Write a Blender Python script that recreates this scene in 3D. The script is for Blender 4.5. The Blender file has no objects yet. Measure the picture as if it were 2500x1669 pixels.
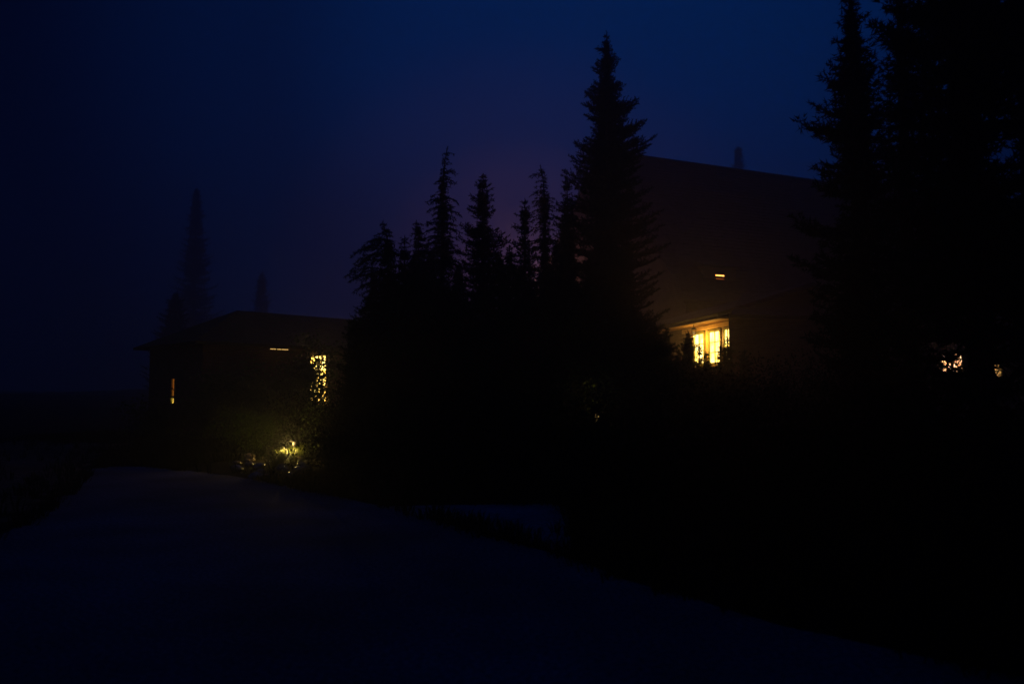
import bpy, math, random
import numpy as np
from mathutils import Vector, Matrix

# ------------------------------------------------------------------ camera
scene = bpy.context.scene
C = scene.collection
EYE = 1.6
FPX = 796.0
PITCH = math.atan((395 - 341.5) / FPX)
cam_d = bpy.data.cameras.new("camera")
cam = bpy.data.objects.new("camera", cam_d)
C.objects.link(cam)
cam_d.sensor_width = 36.0
cam_d.lens = 36.0 * FPX / 1024.0
cam_d.clip_start = 0.05
cam_d.clip_end = 3000
cam.location = (0, 0, EYE)
cam.rotation_euler = (math.pi / 2 + PITCH, 0, 0)
cam_d.dof.use_dof = True
cam_d.dof.focus_distance = 25.0
cam_d.dof.aperture_fstop = 1.2
scene.camera = cam

# ------------------------------------------------------------------ world: last blue light of dusk
w = bpy.data.worlds.new("World")
scene.world = w
w.use_nodes = True
nt = w.node_tree
for n in list(nt.nodes):
    nt.nodes.remove(n)
N = nt.nodes.new
L = nt.links.new
out = N("ShaderNodeOutputWorld")
bg = N("ShaderNodeBackground")
sky = N("ShaderNodeTexSky")
sky.sky_type = 'NISHITA'
sky.sun_disc = False
sky.sun_elevation = math.radians(-4.0)
sky.sun_rotation = math.radians(8.0)
sky.altitude = 1600
tint = N("ShaderNodeMix"); tint.data_type = 'RGBA'; tint.blend_type = 'MULTIPLY'
tint.inputs[0].default_value = 1.0
tint.inputs[7].default_value = (0.02, 0.3, 1.0, 1)
L(sky.outputs[0], tint.inputs[6])
tc = N("ShaderNodeTexCoord")
def glow_dir(px, py):
    a = math.atan((px - 512) / FPX)
    v = Vector(((px - 512) / FPX, math.cos(PITCH) - (341.5 - py) / FPX * math.sin(PITCH),
                math.sin(PITCH) + (341.5 - py) / FPX * math.cos(PITCH)))
    return v.normalized()
dotn = N("ShaderNodeVectorMath"); dotn.operation = 'DOT_PRODUCT'
dotn.inputs[1].default_value = glow_dir(640, 90)
L(tc.outputs['Generated'], dotn.inputs[0])
ramp = N("ShaderNodeValToRGB")
L(dotn.outputs['Value'], ramp.inputs[0])
ramp.color_ramp.interpolation = 'EASE'
els = ramp.color_ramp.elements
els[0].position = 0.0; els[1].position = 1.0
STOPS = [(0.0, (0.0004, 0.0040, 0.036)), (0.5, (0.0003, 0.0030, 0.028)), (0.76, (0.0, 0.0010, 0.009)), (0.90, (0.0, 0.0076, 0.050)),
         (0.97, (0.0, 0.0165, 0.100)), (1.0, (0.0, 0.0188, 0.112))]
for p_, c_ in STOPS[1:-1]:
    els.new(p_)
for q_, (p_, c_) in zip(sorted(els, key=lambda q: q.position), STOPS):
    q_.color = (*c_, 1)
add = N("ShaderNodeMix"); add.data_type = 'RGBA'; add.blend_type = 'ADD'
add.inputs[0].default_value = 1.0
skys = N("ShaderNodeMix"); skys.data_type = 'RGBA'; skys.blend_type = 'MULTIPLY'
skys.inputs[0].default_value = 1.0
NISH = 0.02
skys.inputs[7].default_value = (NISH, NISH, NISH, 1)
L(tint.outputs[2], skys.inputs[6])
L(skys.outputs[2], add.inputs[6])
L(ramp.outputs[0], add.inputs[7])
# glow of lamplit mist, put into the sky colour low behind the trees
dot2 = N("ShaderNodeVectorMath"); dot2.operation = 'DOT_PRODUCT'
dot2.inputs[1].default_value = glow_dir(520, 300)
L(tc.outputs['Generated'], dot2.inputs[0])
ramp2 = N("ShaderNodeValToRGB"); L(dot2.outputs['Value'], ramp2.inputs[0]); ramp2.color_ramp.interpolation = 'EASE'
els2 = ramp2.color_ramp.elements
STOPS2 = [(0.945, (0, 0, 0)), (0.978, (0.007, 0.002, 0.0015)), (0.992, (0.036, 0.010, 0.008)), (1.0, (0.088, 0.026, 0.022))]
els2[0].position = STOPS2[0][0]; els2[1].position = 1.0
for p_, c_ in STOPS2[1:-1]: els2.new(p_)
for q_, (p_, c_) in zip(sorted(els2, key=lambda q: q.position), STOPS2): q_.color = (*c_, 1)
add2 = N("ShaderNodeMix"); add2.data_type = 'RGBA'; add2.blend_type = 'ADD'; add2.inputs[0].default_value = 1.0
L(add.outputs[2], add2.inputs[6]); L(ramp2.outputs[0], add2.inputs[7])
L(add2.outputs[2], bg.inputs[0])
bg.inputs[1].default_value = 1.0
L(bg.outputs[0], out.inputs[0])

scene.view_settings.view_transform = 'Standard'
scene.view_settings.look = 'None'
scene.view_settings.exposure = 0.0
scene.view_settings.gamma = 1.0
scene.view_settings.use_curve_mapping = False
cy = scene.cycles
cy.max_bounces = 4; cy.diffuse_bounces = 2; cy.glossy_bounces = 2
cy.transmission_bounces = 2; cy.volume_bounces = 0; cy.transparent_max_bounces = 8
cy.use_denoising = True
cy.sample_clamp_indirect = 2.0

# ------------------------------------------------------------------ helpers
rng = np.random.default_rng(11)
random.seed(11)

def at(px, py, Y):
    d = Vector(((px - 512) / FPX, math.cos(PITCH) - (341.5 - py) / FPX * math.sin(PITCH),
                math.sin(PITCH) + (341.5 - py) / FPX * math.cos(PITCH)))
    return Vector((0, 0, EYE)) + d * (Y / d.y)

def zat(py, D): return at(512, py, D).z

def mat(name, col, rough=0.8, col2=None, scale=6.0, bump=0.0, spec=0.3, detail=4, wave=None):
    m = bpy.data.materials.new(name); m.use_nodes = True
    t = m.node_tree; b = t.nodes["Principled BSDF"]
    b.inputs["Roughness"].default_value = rough
    b.inputs["Specular IOR Level"].default_value = spec
    b.inputs["Base Color"].default_value = (*col, 1)
    g = t.nodes.new("ShaderNodeNewGeometry")
    nz = t.nodes.new("ShaderNodeTexNoise"); nz.inputs["Scale"].default_value = scale
    nz.inputs["Detail"].default_value = detail
    t.links.new(g.outputs["Position"], nz.inputs["Vector"])
    if col2:
        r = t.nodes.new("ShaderNodeValToRGB")
        r.color_ramp.elements[0].position = 0.35; r.color_ramp.elements[1].position = 0.65
        r.color_ramp.elements[0].color = (*col, 1); r.color_ramp.elements[1].color = (*col2, 1)
        t.links.new(nz.outputs[0], r.inputs[0]); t.links.new(r.outputs[0], b.inputs["Base Color"])
    src = nz.outputs[0]
    if wave:
        wv = t.nodes.new("ShaderNodeTexWave"); wv.bands_direction = wave[0]
        wv.inputs["Scale"].default_value = wave[1]; wv.inputs["Distortion"].default_value = 0.4
        t.links.new(g.outputs["Position"], wv.inputs["Vector"]); src = wv.outputs[1]
    if bump:
        bp = t.nodes.new("ShaderNodeBump"); bp.inputs["Strength"].default_value = bump
        bp.inputs["Distance"].default_value = 0.05
        t.links.new(src, bp.inputs["Height"]); t.links.new(bp.outputs[0], b.inputs["Normal"])
    return m

def emis(name, col, strength, col2=None, scale=3.0):
    m = bpy.data.materials.new(name); m.use_nodes = True
    t = m.node_tree
    b = t.nodes["Principled BSDF"]
    b.inputs["Base Color"].default_value = (0.1, 0.1, 0.1, 1)
    b.inputs["Emission Color"].default_value = (*col, 1)
    b.inputs["Emission Strength"].default_value = strength
    if col2:
        g = t.nodes.new("ShaderNodeNewGeometry")
        nz = t.nodes.new("ShaderNodeTexNoise"); nz.inputs["Scale"].default_value = scale
        t.links.new(g.outputs["Position"], nz.inputs["Vector"])
        r = t.nodes.new("ShaderNodeValToRGB")
        r.color_ramp.elements[0].position = 0.4; r.color_ramp.elements[1].position = 0.6
        r.color_ramp.elements[0].color = (*col, 1); r.color_ramp.elements[1].color = (*col2, 1)
        t.links.new(nz.outputs[0], r.inputs[0]); t.links.new(r.outputs[0], b.inputs["Emission Color"])
    return m

M = dict(
    needle=mat("fir needles", (0.010, 0.022, 0.010), 0.75, (0.028, 0.05, 0.018), 5, spec=0.15),
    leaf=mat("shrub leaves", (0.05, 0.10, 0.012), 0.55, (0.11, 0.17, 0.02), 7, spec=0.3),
    grass=mat("lamplit grass", (0.16, 0.22, 0.02), 0.5, (0.26, 0.30, 0.04), 9, spec=0.4),  # colour raised to a bright yellow-green that carries part of the lamplight
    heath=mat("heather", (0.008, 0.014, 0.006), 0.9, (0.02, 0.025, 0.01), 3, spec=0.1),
    bark=mat("bark", (0.03, 0.022, 0.016), 0.95, (0.06, 0.045, 0.03), 20, 0.6, spec=0.1),
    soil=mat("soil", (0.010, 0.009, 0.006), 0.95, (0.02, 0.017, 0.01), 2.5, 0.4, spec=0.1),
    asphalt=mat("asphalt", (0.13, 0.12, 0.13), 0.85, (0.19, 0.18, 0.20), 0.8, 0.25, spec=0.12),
    sky_sheen_paving=mat("sky_sheen_paving", (0.24, 0.24, 0.25), 0.85, (0.32, 0.32, 0.33), 1.4, 0.2, spec=0.15),  # path paving; the sky's reflection is put into this paler colour
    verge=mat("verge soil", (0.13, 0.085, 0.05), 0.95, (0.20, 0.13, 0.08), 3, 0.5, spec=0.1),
    stone=mat("wet river stone", (0.11, 0.085, 0.05), 0.25, (0.24, 0.18, 0.09), 9, 0.5, spec=0.8),
    masonry=mat("rubble masonry", (0.14, 0.11, 0.09), 0.9, (0.25, 0.2, 0.16), 3, 0.8, spec=0.2),
    siding=mat("brown shingle siding", (0.11, 0.07, 0.04), 0.85, (0.16, 0.10, 0.06), 3, 0.5, spec=0.2, wave=('Z', 4.0)),
    gable=mat("weathered boards", (0.06, 0.05, 0.045), 0.9, (0.10, 0.08, 0.07), 3, 0.4, spec=0.2, wave=('Z', 3.0)),
    roof=mat("cedar roof shingles", (0.035, 0.028, 0.034), 0.85, (0.06, 0.042, 0.05), 1.6, 0.6, spec=0.25, wave=('Z', 3.2)),
    roof2=mat("mossy roof shingles", (0.04, 0.045, 0.02), 0.9, (0.07, 0.065, 0.03), 2.2, 0.6, spec=0.2, wave=('Z', 3.2)),
    trim=mat("cream trim paint", (0.62, 0.47, 0.2), 0.5, (0.70, 0.55, 0.26), 10, 0.1),
    green=mat("green window paint", (0.30, 0.34, 0.09), 0.5, (0.36, 0.38, 0.12), 10, 0.1),
    soffit=mat("varnished soffit boards", (0.62, 0.36, 0.10), 0.6, (0.70, 0.42, 0.13), 8, 0.2),
    metal=mat("dark metal", (0.012, 0.012, 0.012), 0.6, (0.02, 0.02, 0.02), 12, 0.05, spec=0.2),
    pane=emis("lit window glass", (1.0, 0.56, 0.09), 4.6, (1.0, 0.72, 0.22), 2.5),
    pane_left=emis("lit cabin window glass", (1.0, 0.54, 0.07), 6.5, (1.0, 0.70, 0.18), 3.0),
    pane_small=emis("small lit pane", (1.0, 0.50, 0.14), 1.6),
    pane_far=emis("far lit window glass", (1.0, 0.40, 0.15), 7.5, (1.0, 0.60, 0.32), 4),
    amber=emis("dim amber glass", (1.0, 0.34, 0.03), 0.22, (1.0, 0.24, 0.02), 5),
    amberlow=emis("yellow glass", (1.0, 0.62, 0.08), 1.1),
    slit=emis("orange dormer glass", (1.0, 0.28, 0.03), 4.0, (1.0, 0.45, 0.10), 6),
    slit2=emis("dim orange dormer glass", (1.0, 0.18, 0.02), 0.6),
    tube=emis("warm tube lamp", (1.0, 0.58, 0.16), 1.0),
    bulb=emis("warm bulb", (1.0, 0.6, 0.2), 12.0),
    dimbulb=emis("dim bulb", (1.0, 0.6, 0.2), 0.25),
)

def grain(m, scale, lo, hi):
    """multiplies a fine grain and a few broad patches into a material's colour"""
    t = m.node_tree; b = t.nodes["Principled BSDF"]; src = b.inputs["Base Color"].links[0].from_socket
    g = t.nodes.new("ShaderNodeNewGeometry")
    for sc_, l_, h_ in ((scale, lo, hi), (0.35, 0.7, 1.3)):
        n_ = t.nodes.new("ShaderNodeTexNoise"); n_.inputs["Scale"].default_value = sc_; n_.inputs["Detail"].default_value = 6
        r_ = t.nodes.new("ShaderNodeMapRange"); r_.inputs[1].default_value = 0.35; r_.inputs[2].default_value = 0.65
        r_.inputs[3].default_value = l_; r_.inputs[4].default_value = h_
        t.links.new(g.outputs["Position"], n_.inputs["Vector"]); t.links.new(n_.outputs[0], r_.inputs[0])
        x_ = t.nodes.new("ShaderNodeVectorMath"); x_.operation = 'SCALE'
        t.links.new(src, x_.inputs[0]); t.links.new(r_.outputs[0], x_.inputs["Scale"]); src = x_.outputs[0]
    t.links.new(src, b.inputs["Base Color"])
grain(M['asphalt'], 26, 0.55, 1.5); grain(M['sky_sheen_paving'], 20, 0.7, 1.3); grain(M['verge'], 14, 0.4, 1.6); grain(M['roof'], 5, 0.6, 1.4)

def link(name, me, m, parent=None, smooth=False):
    o = bpy.data.objects.new(name, me)
    C.objects.link(o)
    if m is not None and len(me.materials) == 0:
        me.materials.append(m)
    if parent is not None:
        o.parent = parent
    if smooth:
        me.polygons.foreach_set("use_smooth", [True] * len(me.polygons))
    return o

class MB:
    """collects simple solids, then becomes one mesh"""
    def __init__(s): s.v = []; s.f = []
    def poly(s, pts, faces):
        k = len(s.v); s.v += [tuple(p) for p in pts]; s.f += [tuple(i + k for i in f) for f in faces]
    def box(s, o, ax, ay, az):
        """o corner, three edge vectors"""
        o, ax, ay, az = map(Vector, (o, ax, ay, az))
        p = [o, o+ax, o+ax+ay, o+ay, o+az, o+ax+az, o+ax+ay+az, o+ay+az]
        s.poly(p, [(0,3,2,1),(4,5,6,7),(0,1,5,4),(1,2,6,5),(2,3,7,6),(3,0,4,7)])
    def tube(s, pts, rads, n=6):
        k = len(s.v); pts = [Vector(p) for p in pts]
        for i, p in enumerate(pts):
            d = (pts[min(i+1, len(pts)-1)] - pts[max(i-1, 0)]).normalized()
            a = d.orthogonal().normalized(); b = d.cross(a)
            for j in range(n):
                t = 2*math.pi*j/n
                s.v.append(tuple(p + (a*math.cos(t) + b*math.sin(t))*rads[i]))
        for i in range(len(pts)-1):
            for j in range(n):
                s.f.append((k+i*n+j, k+i*n+(j+1)%n, k+(i+1)*n+(j+1)%n, k+(i+1)*n+j))
        s.f.append(tuple(k+j for j in reversed(range(n))))
        s.f.append(tuple(k+(len(pts)-1)*n+j for j in range(n)))
    def build(s, name, m, parent=None, smooth=False):
        me = bpy.data.meshes.new(name); me.from_pydata(s.v, [], s.f); me.update()
        return link(name, me, m, parent, smooth)

def thing(name, label, cat, loc=(0,0,0), group=None):
    o = bpy.data.objects.new(name, None); C.objects.link(o); o.location = loc
    o.empty_display_size = 0.3
    o['label'] = label; o['category'] = cat
    if group: o['group'] = group
    return o

def tag(o, label, cat, group=None, kind=None):
    if label: o['label'] = label
    if cat: o['category'] = cat
    if group: o['group'] = group
    if kind: o['kind'] = kind
    return o

def tri_mesh(name, V):
    """V: (n,3,3) triangle soup"""
    n = len(V)
    me = bpy.data.meshes.new(name)
    me.vertices.add(n*3); me.vertices.foreach_set("co", np.ascontiguousarray(V, dtype=np.float32).ravel())
    me.loops.add(n*3); me.loops.foreach_set("vertex_index", np.arange(n*3, dtype=np.int32))
    me.polygons.add(n); me.polygons.foreach_set("loop_start", np.arange(0, n*3, 3, dtype=np.int32))
    me.polygons.foreach_set("loop_total", np.full(n, 3, dtype=np.int32))
    me.update(calc_edges=True)
    return me

def unit(a):
    return a / (np.linalg.norm(a, axis=-1, keepdims=True) + 1e-9)

def tufts(P, D, length, width, per, spread=0.8):
    """needle blades: per thin triangles at each point P leaning along D"""
    n = len(P)
    P = np.repeat(P, per, 0); D = np.repeat(D, per, 0)
    R = rng.normal(size=(n*per, 3)) * spread
    A = unit(D + R)
    B = unit(np.cross(A, rng.normal(size=(n*per, 3))))
    ln = length * rng.uniform(0.6, 1.25, (n*per, 1)); wd = width * rng.uniform(0.7, 1.3, (n*per, 1))
    return np.stack([P - B*wd*0.5 - A*ln*0.15, P + B*wd*0.5 - A*ln*0.15, P + A*ln], axis=1)

# ------------------------------------------------------------------ ground, road, path
road_poly = [(-9.0,18.3),(-8.3,18.15),(-7.2,17.4),(-5.5,16.0),(-3.5,13.7),(-1.75,11.55),(-0.95,10.3),(-0.1,9.0),(0.55,8.05),(0.85,7.4),(1.25,6.65),(1.73,5.95),(2.13,5.45),(3.0,4.6),(3.9,4.0),
             (5.0,3.6),(7.5,0.5),(8,-8),(-7,-8),(-5.2,2),(-5.0,6),(-6.1,10),(-7.0,12.3),(-7.8,14.4),(-8.7,16.2),(-9.3,17.5)]
path_poly = [(-1.78,11.62),(-0.9,11.74),(-0.1,11.85),(0.55,11.9),(0.74,11.65),(0.80,11.1),(0.72,10.2),(0.66,9.2),(0.60,8.35),(0.0,9.25),(-0.85,10.45)]

def seg_dist(px, py, poly):
    best = np.full(px.shape, 1e9); inside = np.zeros(px.shape, bool)
    n = len(poly)
    for i in range(n):
        ax, ay = poly[i]; bx, by = poly[(i+1) % n]
        dx, dy = bx-ax, by-ay
        t = np.clip(((px-ax)*dx+(py-ay)*dy)/(dx*dx+dy*dy), 0, 1)
        best = np.minimum(best, np.hypot(px-ax-t*dx, py-ay-t*dy))
        c = ((ay > py) != (by > py)) & (px < (bx-ax)*(py-ay)/((by-ay) if by != ay else 1e-9)+ax)
        inside ^= c
    return np.where(inside, -best, best)

def hnoise(x, y):
    return (np.sin(x*1.3+0.7*y)*np.cos(y*1.1-0.4*x) + 0.5*np.sin(x*3.1+1.7)*np.cos(y*2.7+x)+0.3*np.sin(x*6.3-y*5.1)) / 1.8

def ground_h(x, y):
    x = np.asarray(x, float); y = np.asarray(y, float)
    d = np.minimum(seg_dist(x, y, road_poly), seg_dist(x, y, path_poly))
    d = np.maximum(d, 0)
    s = np.clip(d/3.0, 0, 1); s = s*s*(3-2*s)
    side = np.where(x > -1, 0.45, 0.12)
    h = s*side + np.clip(d/0.8, 0, 1)*0.05*(1+hnoise(x, y))
    far = np.clip((np.hypot(x, y)-60)/120, 0, 1)
    return h - 0.03 + far*2.0*(1+hnoise(x*0.03, y*0.03))

def gh(x, y): return float(ground_h(np.array([x]), np.array([y]))[0])

def axis(lo, hi, near, fine):
    a = [v for v in np.arange(-near, near+fine, fine)]
    s = fine; p = near
    while p < hi:
        s *= 1.18; p += s; a.append(min(p, hi))
    s = fine; p = -near; left = []
    while p > lo:
        s *= 1.18; p -= s; left.append(max(p, lo))
    return np.array(left[::-1] + a)
gx = axis(-190, 190, 16, 0.3); gy = axis(-50, 190, 16, 0.3)+0.0
gy = np.concatenate([np.linspace(-50, -6, 12)[:-1], np.arange(-6, 26, 0.3), 26+np.cumsum(0.3*1.16**np.arange(32))])
gy = gy[gy < 240]
X, Y = np.meshgrid(gx, gy)
Z = ground_h(X, Y)
V = np.stack([X, Y, Z], -1).reshape(-1, 3); nx, ny = len(gx), len(gy)
F = [(j*nx+i, j*nx+i+1, (j+1)*nx+i+1, (j+1)*nx+i) for j in range(ny-1) for i in range(nx-1)]
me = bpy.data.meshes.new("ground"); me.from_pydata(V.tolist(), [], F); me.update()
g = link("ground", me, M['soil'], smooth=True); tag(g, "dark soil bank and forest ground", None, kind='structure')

def sheet(name, poly, z, m, label, jag=0.04, seed=1):
    r = random.Random(seed); pts = []
    n = len(poly)
    for i in range(n):
        a = Vector(poly[i]); b = Vector(poly[(i+1) % n]); k = max(1, int((b-a).length/0.25))
        for j in range(k):
            p = a.lerp(b, j/k); pts.append((p.x+r.uniform(-jag, jag), p.y+r.uniform(-jag, jag)))
    mb = MB(); k = len(pts)
    mb.poly([(x, y, z) for x, y in pts] + [(x, y, z-0.06) for x, y in pts],
            [tuple(range(k))[::-1] if False else tuple(range(k))] + [(i, i+k, (i+1) % k+k, (i+1) % k) for i in range(k)])
    o = mb.build(name, m); tag(o, label, None, kind='structure')
    # make the top face look up
    if o.data.polygons[0].normal.z < 0:
        o.data.flip_normals()
    return o
sheet("road", road_poly, 0.0, M['asphalt'], "grey asphalt road across the foreground")
sheet("path", path_poly, 0.012, M['sky_sheen_paving'], "path off the road between the shrub beds, sky reflection put into its pale colour", 0.015, 4)
verge_poly = [(-9.8,19.2),(-8.9,17.0),(-7.6,13.8),(-6.1,10),(-5.0,6),(-5.2,2),(-7,-4),(-11,-4),(-13,10),(-17,19),(-16,26),(-11,24)]
# the verge follows the terrain
vx, vy = np.meshgrid(np.arange(-18, -4.5, 0.35), np.arange(-4, 27, 0.35))
vz = ground_h(vx, vy)+0.012
ins = seg_dist(vx, vy, verge_poly) < 0
nvx = vx.shape[1]
F = [(j*nvx+i, j*nvx+i+1, (j+1)*nvx+i+1, (j+1)*nvx+i) for j in range(vx.shape[0]-1) for i in range(nvx-1)
     if ins[j, i] and ins[j, i+1] and ins[j+1, i+1] and ins[j+1, i]]
me = bpy.data.meshes.new("verge"); me.from_pydata(np.stack([vx, vy, vz], -1).reshape(-1, 3).tolist(), [], F); me.update()
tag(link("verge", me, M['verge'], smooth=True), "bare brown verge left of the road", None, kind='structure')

# ------------------------------------------------------------------ conifers
def lerp_profile(prof, z):
    hs = [p[0] for p in prof]
    return np.interp(z, hs, [p[1] for p in prof]), np.interp(z, hs, [p[2] for p in prof])

def conifer(name, label, cat, base, H, prof, style='fir', dens=1.0, group=None, lean=(0, 0), nod=(0, 0), sparse_below=0.0, base_clear=0.15,
            tuft=(0.064, 0.024), gap=0.23, nbr=8, tr=None):
    """prof: list of (height, reach left, reach right) in metres, rising heights"""
    root = thing(name, label, cat, base, group)
    z = H
    tris = []; mb = MB()
    def axis_at(h):
        u = h/H
        x = lean[0]*u*u; y = lean[1]*u*u
        t = max(0, (u-0.86)/0.14)
        x += nod[0]*t*t; y += nod[1]*t*t
        return np.array([x, y, h - (abs(nod[0])+abs(nod[1]))*0.35*t**3])
    R0 = tr if tr else 0.013*H+0.02
    hs = np.linspace(0, H, 16)
    mb.tube([Vector(axis_at(h)) for h in hs], [max(0.006, R0*(1-h/H)**0.8) for h in hs], 8)
    P = []; D = []
    tstep = 0.045/dens
    def spray(pts, w, step):
        """pts (k,3) centreline; twigs on both sides of width w(u)"""
        k = len(pts)
        seg = np.diff(pts, axis=0); sl = np.linalg.norm(seg, axis=1); tot = sl.sum()
        if tot < 0.02: return
        n = max(2, int(tot/step)); cu = np.concatenate([[0], np.cumsum(sl)])/tot
        uu = (np.arange(n)+rng.uniform(0, 1, n))/n
        p = np.stack([np.interp(uu, cu, pts[:, i]) for i in range(3)], 1)
        idx = np.clip(np.searchsorted(cu, uu)-1, 0, k-2); d = unit(seg[idx])
        P.append(p); D.append(d)
        side = unit(np.cross(d, np.array([0, 0, 1.0])) + rng.normal(size=(n, 3))*0.35)
        for sgn in (-1, 1):
            tw = w(uu)*rng.uniform(0.45, 1.2, n)
            dirs = unit(d*0.75 + sgn*side*0.8 + np.array([0, 0, 0.12 if style == 'fir' else -0.25]) + rng.normal(size=(n, 3))*0.15)
            mx = max(1, int(np.ceil(tw.max()/tstep)))
            for q in range(1, mx+1):
                t_ = q*tstep; ok = tw >= t_-tstep*0.5
                if ok.any():
                    dr = np.array([0, 0, -0.5*t_*t_/0.3]) if style == 'hemlock' else np.array([0, 0, 0.25*t_*t_/0.3])
                    P.append(p[ok]+dirs[ok]*t_+dr); D.append(dirs[ok])
    def branch(h, az, reach, u, exact=False):
        if reach < 0.02: return
        c, s = math.cos(az), math.sin(az)
        st = axis_at(min(h, H*0.985))
        k = 7; t = np.linspace(0, 1, k)
        if style == 'fir':
            zz = reach*((0.20*(u-0.45))*t - 0.15*np.sin(t*3.14)*(1-u*0.6) + 0.12*t**3)
        else:
            zz = reach*(0.34*u*t*1.5 - (0.45+0.25*rng.uniform())*t**2.2)
        if exact:
            zz = zz - zz[-1]*0.8
        wig = rng.normal()*(0.05 if exact else 0.12)*reach*np.sin(t*2.4)
        pts = np.stack([st[0]+c*reach*t - s*wig, st[1]+s*reach*t + c*wig, st[2]+zz], 1)
        mb.tube([Vector(p) for p in pts[::2]], [max(0.003, R0*0.28*(1-u)**0.6*(1-tt)+0.003) for tt in t[::2]], 4)
        wmax = min(0.32*reach, 0.28)*(0.95 if exact else 1.0) + 0.05
        if style == 'hemlock': wmax *= 0.75
        spray(pts, lambda q, wm=wmax: wm*np.sin(np.clip(q*0.85+0.2, 0, 1)*3.05)**0.6*(1-0.3*q), 0.06/dens)
    hs_all = [(p[0], True) for p in prof if 0.3 < p[0] < H*0.99]
    lim = gap*0.75
    h = 0.25
    rows_h = sorted(x[0] for x in hs_all)
    while h < H*0.985:
        if not rows_h or min(abs(h-q) for q in rows_h) > lim*0.6:
            hs_all.append((h, False))
        h += lim*rng.uniform(0.8, 1.2)
    for h, exact in sorted(hs_all):
        u = h/H
        rl, rr = lerp_profile(prof, h)
        near = sorted(abs(h-q) for q in rows_h)[:2]
        tight = len(near) > 1 and near[0]+near[1] < gap*1.6
        mean = (rl+rr)*0.5; a0 = rng.uniform(0, 6.28)
        if exact and h >= sparse_below:
            for base_a, r_ in ((0.0, rr), (math.pi, rl)):
                branch(h, base_a + rng.normal()*0.12, r_*1.08, u, True)
                if r_ > 0.3:
                    branch(h+rng.normal()*0.04, base_a + rng.choice([-1, 1])*rng.uniform(0.3, 0.6), r_*rng.uniform(0.8, 0.97), u, True)
            for q in range(2):
                branch(h+rng.normal()*0.05, rng.choice([-1, 1])*(math.pi/2+rng.normal()*0.4), mean*rng.uniform(0.6, 1.0), u)
        else:
            n = max(3, int(nbr*(0.5+0.5*min(1, mean/0.8))))
            if h < sparse_below: n = 3
            for i in range(n):
                az = a0 + 6.283*i/n + rng.normal()*0.2
                rs = rr if math.cos(az) > 0 else rl
                reach = math.sqrt((rs*math.cos(az))**2+(mean*math.sin(az))**2)
                branch(h+rng.normal()*gap*0.2, az, reach*rng.uniform(0.42, 0.84 if tight else 1.0), u)
        core = 0.5*min(rl, rr)*(0.0 if h < sparse_below else 1.0)
        if core > 0.06:
            m_ = int(min(260, 60+240*core)*dens)
            aa = rng.uniform(0, 6.283, m_); rad = core*np.sqrt(rng.uniform(0.05, 1, m_)); st = axis_at(min(h, H*0.98))
            pp = np.stack([st[0]+np.cos(aa)*rad, st[1]+np.sin(aa)*rad, st[2]+rng.normal(size=m_)*gap*0.35], 1)
            P.append(pp); D.append(np.stack([np.cos(aa), np.sin(aa), rng.normal(size=m_)*0.5], 1))
    # leader shoot
    for q in np.arange(0.86, 1.0, 0.04/H/dens):
        p = axis_at(q*H); P.append(p[None]); D.append(np.array([[0.0, 0, 0.8]]))
    P = np.concatenate(P); D = np.concatenate(D)
    per = 3
    T = tufts(P, D, tuft[0], tuft[1], per)
    crown = link("crown", tri_mesh("crown", T), M['needle'], root)
    tk = mb.build("trunk", M['bark'], root, smooth=True)
    tk.parent = root
    return root

def prof_px(rows, D, tip_py, base_h):
    """rows (py, reach left px, reach right px) to rising heights above the base"""
    out = []
    for py, l, r in rows:
        out.append((zat(py, D) - base_h, max(l, 0.5)*D/FPX, max(r, 0.5)*D/FPX))
    out.sort()
    return out

ZS = 0.2221; ZX = 327.7
def tree_from_z(name, label, cat, zx, D, rows, tip, floor, **k):
    px = ZX + zx*ZS
    p = at(px, (tip*ZS+395)/2, D); bh = gh(p.x, p.y)-0.05
    floor = max(floor, 118)
    wide = lambda y: 1.0 + (0.04 if zx < 300 else 0.24)*min(1.0, max(0.0, (y-1020)/180.0))
    rr = [(y*ZS, l*ZS*wide(y), r*ZS*wide(y)) for y, l, r in rows]
    prof = prof_px(rr, D, tip*ZS, bh)
    f = floor*ZS*D/FPX
    prof = [(0.0, f*0.9, f*0.9), (prof[0][0]*0.5, f, f)] + prof
    H = zat(tip*ZS, D) - bh
    prof.append((H, 0.02, 0.02))
    return conifer(name, label, cat, (p.x, p.y, bh), H, prof, **k)

GR = "firs and hemlocks in the row in front of the lodge"
tree_from_z("fir_tree", "tallest dark fir in the middle of the row, pointed tip high in the blue sky", "fir tree", 1262, 22,
    [(160,10,8),(190,15,14),(208,40,20),(222,46,26),(235,18,38),(250,20,40),(268,42,56),(285,50,48),(303,66,40),(322,55,32),(345,30,26),(360,28,30),(372,58,72),(390,62,74),(402,82,66),(418,96,52),
     (432,98,60),(446,70,136),(458,60,140),(472,108,122),(488,80,110),(500,72,96),(520,98,84),(534,70,90),(548,42,166),(562,46,158),(578,72,140),(595,60,120),(612,66,140),(624,92,206),(640,140,198),(655,146,178),(672,118,158),
     (690,128,160),(704,164,148),(725,146,140),(750,140,150),(775,196,120),(792,198,138),(815,160,150),(850,140,185),(880,190,140),(915,170,190),(950,200,232),(985,190,210),(1010,220,240),(1060,210,200),
     (1100,215,235),(1160,210,180),(1230,200,185),(1300,215,175),(1400,220,200),(1460,200,190)], 138, 195, group=GR, gap=0.20, nbr=12, dens=1.25)
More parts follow.
